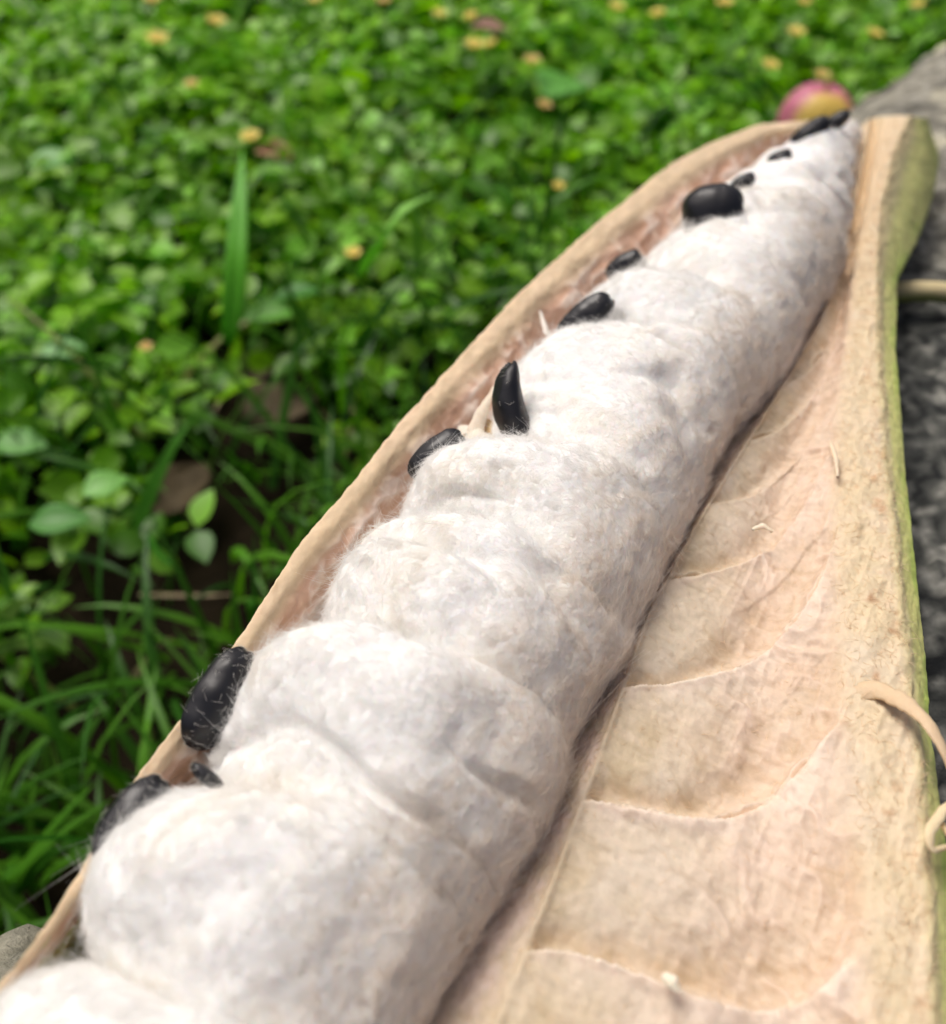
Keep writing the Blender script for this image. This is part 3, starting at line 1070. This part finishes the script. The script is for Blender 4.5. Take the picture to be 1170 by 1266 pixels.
def place_leaves(base, yaw, pitch, roll, size, width=None):
    """vectorised copies of the leaf template -> (n*k,3), faces"""
    n = len(base)
    cy, sy = np.cos(yaw), np.sin(yaw)
    cp, sp = np.cos(pitch), np.sin(pitch)
    d = np.stack([cy * cp, sy * cp, sp], 1)
    s = np.stack([-sy, cy, 0 * cy], 1)
    u = np.cross(d, s)
    cr, sr = np.cos(roll)[:, None], np.sin(roll)[:, None]
    s, u = s * cr + u * sr, u * cr - s * sr
    wd = size if width is None else width
    V = base[:, None] + d[:, None] * (LV[None, :, 0:1] * size[:, None, None]) + s[:, None] * (LV[None, :, 1:2] * wd[:, None, None]) + u[:, None] * (LV[None, :, 2:3] * size[:, None, None])
    k = len(LV)
    F = (LF[None] + (np.arange(n) * k)[:, None, None]).reshape(-1, 4)
    return V.reshape(-1, 3), F


# low broad-leaved ground cover: sprigs of three or four leaflets
NS = 13500
sx = rng.uniform(-.75, .95, NS * 2)
sy_ = rng.uniform(-.15, 1.4, NS * 2)
sd_ = inside_stone(sx, sy_)
dens = fbm(np.stack([sx * 7, sy_ * 7, sx * 0], 1), 3)
nearz = sstep(.62, .18, sy_ - .25 * sx)            # lower left: grassier, gappier
_bare = [(on_z(a, b, .02)[:2], rr) for a, b, rr in ((345., 500., .030), (228., 608., .030), (300., 455., .022), (315., 170., .022), (120., 700., .03), (60., 900., .03), (350., 610., .03), (480., 380., .02), (200., 760., .03))]
def bare(x, y):
    o = np.ones(len(x))
    for c, rr in _bare:
        o *= 1 - np.exp(-((np.hypot(x - c[0], y - c[1]) / rr) ** 4))
    return o


keep = (sd_ < -.004) & (rng.random(NS * 2) < .12 + .88 * bare(sx, sy_)) & (rng.random(NS * 2) < (1.05 + .9 * dens - .82 * nearz))
sx, sy_, nearz_k, dens_k = sx[keep][:NS], sy_[keep][:NS], nearz[keep][:NS], dens[keep][:NS]
NS = len(sx)
hgt = .012 + .034 * rng.random(NS) ** .8 + .012 * dens_k
hgt *= (1 - .25 * nearz_k)
bases, yaws, pits, rols, szs, cols = [], [], [], [], [], []
sprig_yaw = rng.uniform(0, 2 * math.pi, NS)
tone = fbm(np.stack([sx * 5, sy_ * 5, sx * 0 + 3], 1), 3)
for k in range(4):
    use = np.ones(NS, bool) if k < 3 else rng.random(NS) < .6
    m = use.sum()
    y_ = sprig_yaw[use] + (k * 2 * math.pi / 3 if k < 3 else math.pi / 3) + rng.normal(0, .25, m)
    bz = hgt[use] + (0 if k < 3 else -.008) + rng.normal(0, .001, m)
    bases.append(np.stack([sx[use] + .002 * np.cos(y_), sy_[use] + .002 * np.sin(y_), bz], 1))
    yaws.append(y_)
    pits.append(rng.normal(.05, .35, m))
    rols.append(rng.normal(0, .45, m))
    szs.append(rng.uniform(.010, .021, m) * np.where(rng.random(m) < .12, 1.5, 1.0))
    v = rng.random(m)[:, None]
    c = lin(64, 122, 3) * (1 - v) + lin(134, 188, 10) * v
    c = c * (1 + .5 * tone[use][:, None]) * (1 - .25 * nearz_k[use][:, None])
    c = np.where(rng.random(m)[:, None] < .12, lin(140, 200, 70), c)
    cols.append(c)
base = np.concatenate(bases); yaw = np.concatenate(yaws)
V, F = place_leaves(base, yaw, np.concatenate(pits), np.concatenate(rols), np.concatenate(szs))
cc = np.repeat(np.concatenate(cols), len(LV), 0)
cover = mesh_obj('ground_cover', V, F, M_leaf, None, np.clip(cc, 0, 1))
tag(cover, 'low bright green broad-leaved weeds covering the lawn', 'ground cover', kind='stuff')


def blade_set(x, y, length, yaw, lean, width, col, z0=0.0, bend=1.0, nseg=7, twist=None):
    n = len(x)
    t = np.linspace(0, 1, nseg)[None]
    ang = (math.pi / 2 - lean)[:, None] - (bend[:, None] if np.ndim(bend) else bend) * t ** 1.5
    dl = length[:, None] / (nseg - 1)
    hx = np.cumsum(np.cos(ang) * dl, 1); hx = np.concatenate([hx[:, :1] * 0, hx[:, :-1]], 1)
    hz = np.cumsum(np.sin(ang) * dl, 1); hz = np.concatenate([hz[:, :1] * 0, hz[:, :-1]], 1)
    cx, cy_ = np.cos(yaw)[:, None], np.sin(yaw)[:, None]
    C = np.stack([x[:, None] + hx * cx, y[:, None] + hx * cy_, z0 + hz], -1)
    w = width[:, None] * (1 - .25 * (1 - t)) * (1 - t ** 2.6 * .97) * .5
    tw = (np.zeros(n) if twist is None else twist)[:, None] * t
    side = np.stack([-cy_ * np.cos(tw), cx * np.cos(tw), np.sin(tw) * np.ones_like(cx)], -1)
    Nn = np.stack([-np.sin(ang) * cx, -np.sin(ang) * cy_, np.cos(ang)], -1)
    V = np.stack([C - side * w[..., None], C - Nn * w[..., None] * .35 * -1, C + side * w[..., None]], 2)
    V = V.reshape(-1, 3)
    F = []
    for k in range(nseg - 1):
        a = 3 * k
        F += [(a, a + 3, a + 4, a + 1), (a + 1, a + 4, a + 5, a + 2)]
    F = (np.array(F)[None] + (np.arange(n) * 3 * nseg)[:, None, None]).reshape(-1, 4)
    return V, F, np.repeat(col, 3 * nseg, 0)


NB = 6500
bx = rng.uniform(-.7, .9, NB * 3); by = rng.uniform(-.15, 1.35, NB * 3)
nz = sstep(.70, .15, by - .25 * bx)
kp = (inside_stone(bx, by) < -.004) & (rng.random(NB * 3) < .15 + .85 * bare(bx, by)) & (rng.random(NB * 3) < .06 + .88 * nz)
bx, by = bx[kp][:NB], by[kp][:NB]
NB = len(bx)
v = rng.random(NB)[:, None]
bc = lin(40, 98, 14) * (1 - v) + lin(96, 156, 34) * v
bc = bc * (.5 + .5 * rng.random((NB, 1)))
bc = np.where(rng.random(NB)[:, None] < .015, lin(140, 146, 80), bc)
V, F, C = blade_set(bx, by, rng.uniform(.04, .13, NB), rng.uniform(0, 6.28, NB), rng.uniform(.1, .8, NB), rng.uniform(.0025, .0070, NB), bc, bend=rng.uniform(.3, 1.8, NB), twist=rng.normal(0, .6, NB))
gr = mesh_obj('grass', V, F, M_blade, None, np.clip(C, 0, 1))
tag(gr, 'fine green grass blades growing among the weeds', 'grass', kind='stuff')

# dry litter, uncountable
NL = 380
lx = rng.uniform(-.9, 1.1, NL * 2); ly = rng.uniform(-.1, 1.6, NL * 2)
kp = inside_stone(lx, ly) < -.01
lx, ly = lx[kp][:NL], ly[kp][:NL]
NL = len(lx)
v = rng.random(NL)[:, None]
lc = lin(120, 96, 66) * (1 - v) + lin(176, 160, 120) * v
V, F, C = blade_set(lx, ly, rng.uniform(.03, .08, NL), rng.uniform(0, 6.28, NL), rng.uniform(1.1, 1.5, NL), rng.uniform(.001, .003, NL), lc, z0=.012, bend=rng.uniform(-.3, .5, NL))
li = mesh_obj('dry_litter', V, F, M_blade, None, C)
tag(li, 'dry straw bits scattered between the weeds', 'litter', kind='stuff')


# ---- single blades one can point to ------------------------------------------
def one_blade(img, zs, width, col, label, nm='grass_blade', n=16, group=None, up=(0.05, -.75, .66)):
    Pm = np.array([on_z(float(a), float(b), c) for (a, b), c in zip(img, zs)])
    Pm = resample(Pm, n)
    T = np.gradient(Pm, axis=0); T /= np.linalg.norm(T, axis=1, keepdims=True)
    view = Pm - CAM
    B = np.cross(T, np.array(up)); B /= np.linalg.norm(B, axis=1, keepdims=True)
    C = np.cross(T, B)
    t = np.linspace(0, 1, n)[:, None]
    w = width * .5 * (1 - t ** 2.5 * .95) * (.55 + .45 * np.clip(t * 5, 0, 1))
    V = np.stack([Pm - B * w, Pm - B * w * .5 + C * w * .2, Pm + C * w * .32, Pm + B * w * .5 + C * w * .2, Pm + B * w], 1).reshape(-1, 3)
    o = mesh_obj(nm, V, grid_faces(n, 5), M_blade, None, np.broadcast_to(col, (len(V), 3)))
    tag(o, label, 'grass blade', group)
    sol = o.modifiers.new('thick', 'SOLIDIFY'); sol.thickness = .0003
    return o


one_blade([(282, 425), (288, 380), (292, 320), (296, 250), (300, 185)], [.04, .06, .08, .095, .105], .013, lin(104, 184, 44), 'broad upright green grass blade standing in the middle of the weeds')
one_blade([(448, 335), (470, 292), (500, 255), (540, 238)], [.07, .10, .115, .11], .018, lin(150, 204, 100), 'broad grass blade arching over to the right with a pale tip', up=(-.35, .25, .9))
one_blade([(165, 660), (190, 600), (215, 548), (240, 515)], [.02, .04, .055, .06], .007, lin(84, 152, 40), 'slim green blade leaning right above the brown dry leaf')
one_blade([(-20, 812), (20, 795), (60, 796), (85, 815)], [.04, .055, .055, .04], .006, lin(128, 168, 70), 'pale green blade curving in from the left edge')
one_blade([(0, 765), (25, 745), (48, 742)], [.05, .06, .06], .006, lin(140, 176, 84), 'short pale blade at the left edge above the curving one')
one_blade([(75, 990), (90, 945), (108, 905), (128, 880)], [.02, .04, .055, .06], .007, lin(92, 150, 48), 'green blade rising in the dark grass at lower left')
one_blade([(10, 1110), (40, 1075), (70, 1050), (110, 1040)], [.02, .04, .05, .05], .006, lin(70, 130, 34), 'green blade beside the corner of the stone')
one_blade([(180, 660), (200, 690), (225, 705)], [.03, .05, .05], .005, lin(60, 128, 30), 'short dark green blade pointing right below the dry leaf')
one_blade([(440, 430), (465, 395), (490, 355)], [.03, .05, .06], .007, lin(84, 146, 44), 'soft green blade leaning right close to the pod')
one_blade([(150, 870), (170, 830), (200, 795), (215, 788)], [.02, .03, .035, .035], .003, lin(140, 132, 96), 'thin dry straw stem arching in the dark grass')

# single broad leaves of weeds
def one_leaf(x, y, z, yaw, pitch, size, width, col, label, cat='leaf'):
    b = on_z(float(x), float(y), z)
    V, F = place_leaves(np.array([b]), np.array([R_(yaw)]), np.array([R_(pitch)]), np.array([0.1]), np.array([size]), np.array([width]))
    V = V - .5 * (V[0] - V[-2]) * -1 * 0
    o = mesh_obj('weed_leaf', V, F, M_leaf, None, np.broadcast_to(col, (len(V), 3)))
    tag(o, label, cat)
    ss = o.modifiers.new('sub', 'SUBSURF'); ss.levels = 1; ss.render_levels = 2
    sol = o.modifiers.new('thick', 'SOLIDIFY'); sol.thickness = .0003
    return o


one_leaf(102, 612, .055, 35, 5, .022, .024, lin(130, 190, 90), 'pale green oval leaf at the left above the darker grass')
one_leaf(-8, 548, .055, 0, 5, .026, .026, lin(130, 190, 100), 'pale leaf cut by the left edge of the photo')
one_leaf(675, 120, .05, 60, 0, .055, .060, lin(110, 178, 74), 'large soft green heart-shaped leaf in the weeds left of the pink fruit')
one_leaf(300, 395, .05, 10, 10, .036, .024, lin(110, 176, 60), 'light green leaf at the foot of the broad upright blade')
one_leaf(395, 610 - 250, .055, 190, 5, .028, .026, lin(70, 140, 40), 'round mid green leaf between the two broad blades')
one_leaf(35, 205, .05, 15, 10, .032, .034, lin(120, 180, 96), 'pale oval leaf near the upper left corner')
one_leaf(50, 440, .05, 20, 8, .024, .026, lin(130, 186, 110), 'pale shiny leaf at the left halfway down the lawn')
one_leaf(35, 650, .05, 10, 8, .028, .026, lin(80, 150, 50), 'green leaf tuft at the left edge below the pale oval leaf')

# dry leaves on the soil
M_dry = attr_mat('dry_leaf', rough=.8, bumps=((300, .6, .001),), var=.2, var_scale=200)


def dry_leaf(x, y, z, size, yaw, col, label):
    b = on_z(float(x), float(y), z)
    n = 14
    th = np.linspace(-1, 1, n); uu = np.linspace(0, 1, n)
    U, W = np.meshgrid(uu, th, indexing='ij')
    w = np.sin(math.pi * U ** .8) ** .7 * .36
    Xx = (U - .5) * size; Yy = W * w * size
    Zz = .25 * size * (W * w * 2) ** 2 + .06 * size * fbm(np.stack([U * 4, W * 3, U * 0], -1).reshape(-1, 3) + x, 3).reshape(n, n)
    c, s = math.cos(R_(yaw)), math.sin(R_(yaw))
    V = b + np.stack([Xx * c - Yy * s, Xx * s + Yy * c, Zz], -1).reshape(-1, 3)
    o = mesh_obj('dry_leaf', V, grid_faces(n, n), M_dry, None, np.broadcast_to(col, (len(V), 3)))
    tag(o, label, 'dry leaf', 'dry leaves lying among the weeds')
    sol = o.modifiers.new('thick', 'SOLIDIFY'); sol.thickness = .0004


dry_leaf(225, 605, .018, .042, 60, lin(70, 58, 34), 'dark brown dry leaf in a gap of the grass at the left')
dry_leaf(345, 505, .018, .045, 20, lin(84, 72, 50), 'brown curled dry leaf in the gap nearest the pod')
dry_leaf(310, 458, .015, .035, 100, lin(74, 62, 42), 'brown dry leaf below the broad upright blade')
dry_leaf(340, 190, .045, .030, -30, lin(150, 112, 84), 'reddish brown dry leaf beside a yellow flower')
dry_leaf(605, 35, .045, .030, -10, lin(150, 116, 100), 'pale brown dry leaf at the top among the flowers')

# ---- small yellow flowers -------------------------------------------------------
M_pet = leaf_mat('petal', .6, .3, .2, (1, 1, 1))
M_stem = leaf_mat('flower_stem', .5, .2, .3)
flowers = [
    (195, 50, 1.15, 'bright yellow flower nearest the upper left, largest of the lawn flowers'),
    (268, 28, 1.0, 'yellow flower up and right of the largest one'),
    (237, 105, .75, 'small orange-yellow flower below the pair at upper left'),
    (310, 171, 1.1, 'yellow flower standing just above the broad upright blade'),
    (437, 314, .95, 'pale yellow flower at the foot of the arching blade'),
    (543, 18, .75, 'small dull yellow flower at the top, left of a row of two'),
    (581, 22, .85, 'yellow flower at the top, right of a row of two'),
    (586, 57, 1.05, 'bright yellow flower touching a smaller one'),
    (607, 55, .7, 'smaller flower touching the bright yellow one'),
    (658, 76, .9, 'peach yellow flower left of the large heart-shaped leaf'),
    (673, 131, .8, 'orange-brown fading flower below the heart-shaped leaf'),
    (690, 231, .75, 'dull olive-yellow flower closest above the pod'),
    (762, 10, .85, 'yellow flower at the top edge in the middle'),
    (813, 18, .8, 'pale yellow flower right of the top middle one'),
    (896, 5, .9, 'bright flower at the top edge above the pink fruit'),
    (984, 41, .9, 'yellow flower right above the pink fruit'),
    (1081, 43, .8, 'yellow flower close to the pale edge of the stone'),
    (952, 82, .9, 'pale yellow flower left above the pink fruit'),
    (1016, 94, .8, 'peach coloured flower just behind the pink fruit'),
    (995, 3, .7, 'faint yellow flower cut by the top edge'),
    (189, 1, .8, 'yellow flower cut by the top edge at the left'),
    (390, 1, .8, 'yellow flower cut by the top edge left of centre'),
    (475, 2, .8, 'orange-tinted flower cut by the top edge near centre'),
    (1134, 7, .7, 'small yellow flower in front of the dark stone at the top right'),
    (181, 430, .75, 'small brownish yellow flower low at the left of the upright blade'),
]
def make_flower(x, y, scl, label, k):
    p = on_z(float(x), float(y), .065)
    rad = .0085 * scl * np.linalg.norm(p - CAM) / .8
    f = thing('yellow_flower', (p[0], p[1], 0.0), label, 'flower', 'small yellow flowers in the lawn')
    th0 = random.random() * 6
    tl = random.uniform(-.2, .3)
    yel = lin(246, 226, 124) if k not in (2, 9, 10, 18, 22, 24) else lin(230, 200, 130)
    for j in range(5):
        a = th0 + j * 2 * math.pi / 5
        V, F = place_leaves(np.array([[0, 0, .065]]), np.array([a]), np.array([.5 + tl * math.cos(a)]), np.array([0.]), np.array([rad]), np.array([rad * 1.25]))
        mesh_obj('petal', V, F, M_pet, f, np.broadcast_to(yel, (len(V), 3)))
    th = np.linspace(0, 2 * math.pi, 10, endpoint=False)
    V, F = tube([(0, 0, .064), (0, 0, .066), (0, 0, .0675)], [rad * .25, rad * .3, rad * .08], 8)
    mesh_obj('flower_centre', V, F, M_pet, f, np.broadcast_to(lin(236, 204, 90), (len(V), 3)))
    V, F = tube([(.004, .003, 0), (.002, .001, .03), (0, 0, .0645)], .0006, 6)
    mesh_obj('stem', V, F, M_stem, f, np.broadcast_to(lin(90, 140, 50), (len(V), 3)))


for k, (x, y, s_, lb) in enumerate(flowers):
    make_flower(x, y, s_, lb, k)

# ---- the pink and yellow fruit behind the stone ---------------------------------------
ctr = on_z(1008.0, 151.0, .075)
rad = 46 / FPX * (ctr - CAM) @ Fw
fr = thing('pink_fruit', tuple(ctr - np.array([0, 0, rad])), 'round pink and yellow fruit lying behind the thin end of the pod', 'fruit')
nu, nv = 40, 56
th = np.linspace(0.001, math.pi - .001, nu)[:, None]; ph = np.linspace(0, 2 * math.pi, nv, endpoint=False)[None]
D = np.stack([np.sin(th) * np.cos(ph), np.sin(th) * np.sin(ph), np.cos(th) * np.ones_like(ph)], -1).reshape(-1, 3)
rr = rad * (1 + .03 * fbm(D * 2, 2) - .10 * np.exp(-((1 - D[:, 2]) / .05)))
V = D * rr[:, None] + np.array([0, 0, rad])
face = np.array([-.02, -.85, .42]); face /= np.linalg.norm(face)
k = sstep(.52, .82, D @ face + .10 * fbm(D * 4, 3))
fc = mixc(np.broadcast_to(lin(190, 108, 130), (len(D), 3)), lin(218, 186, 92), k)
M_fr = attr_mat('fruit_skin', rough=.45, sss=.15, sss_r=(.004,), bumps=((200, .3, .0005),), var=.08, var_scale=120)
mesh_obj('fruit_body', V, grid_faces(nu, nv, True), M_fr, fr, fc)
V, F = tube([(0, 0, rad * 1.85), (.002, .001, rad * 2.05), (.005, .003, rad * 2.18)], [.0018, .0014, .0012], 8)
mesh_obj('fruit_stalk', V, F, M_dry, fr, np.broadcast_to(lin(150, 110, 70), (len(V), 3)))

# ---- twig on the stone at the right --------------------------------------------------------
tp = [on_plane(1098., 362., -.026), on_plane(1130., 360., -.024), on_plane(1175., 362., -.024), on_plane(1260., 366., -.026)]
path = resample(np.array(tp), 24)
path += np.stack([fbm(path * 60 + j * 5, 2) * .0006 for j in range(3)], 1)
V, F = tube(path, .0034, 12)
Dv = (V.reshape(24, 12, 3) - path[:, None]).reshape(-1, 3)
Dv /= np.linalg.norm(Dv, axis=1, keepdims=True)
k = sstep(-.3, .3, Dv[:, 2] + .3 * Dv[:, 1] + .15 * fbm(V * 300, 2))
cc = mixc(np.broadcast_to(lin(128, 138, 60), (len(V), 3)), lin(206, 190, 146), k)
tw = mesh_obj('twig', V, F, M_husk, None, cc)
tag(tw, 'short pale twig, green underneath, lying across the stone beside the pod', 'twig')

# ---- dark stones at the very top right -----------------------------------------------------------
def rock(x, y, z, r, sx_, label, col, seed):
    c = on_z(float(x), float(y), z)
    V = D * np.array([sx_, 1, .7]) * r
    V = V * (1 + .22 * fbm(D * 2 + seed, 3) + .05 * fbm(D * 8 + seed, 3))[:, None]
    cc = np.broadcast_to(col, (len(V), 3)) * (1 + .4 * fbm(D * 5 + seed, 3))[:, None]
    o = mesh_obj('rock', V, grid_faces(nu, nv, True), M_stone, None, cc)
    o.location = c
    tag(o, label, 'rock')
    return o


rock(1100, -22, .02, .055, 1.5, 'dark wet rock in the grass at the top right corner', lin(34, 42, 46), 3)
rock(1040, -18, .02, .035, 1.1, 'small brown rock left of the dark one at the top edge', lin(110, 78, 62), 8)

# thin roots holding the far weeds: none beyond what is seen
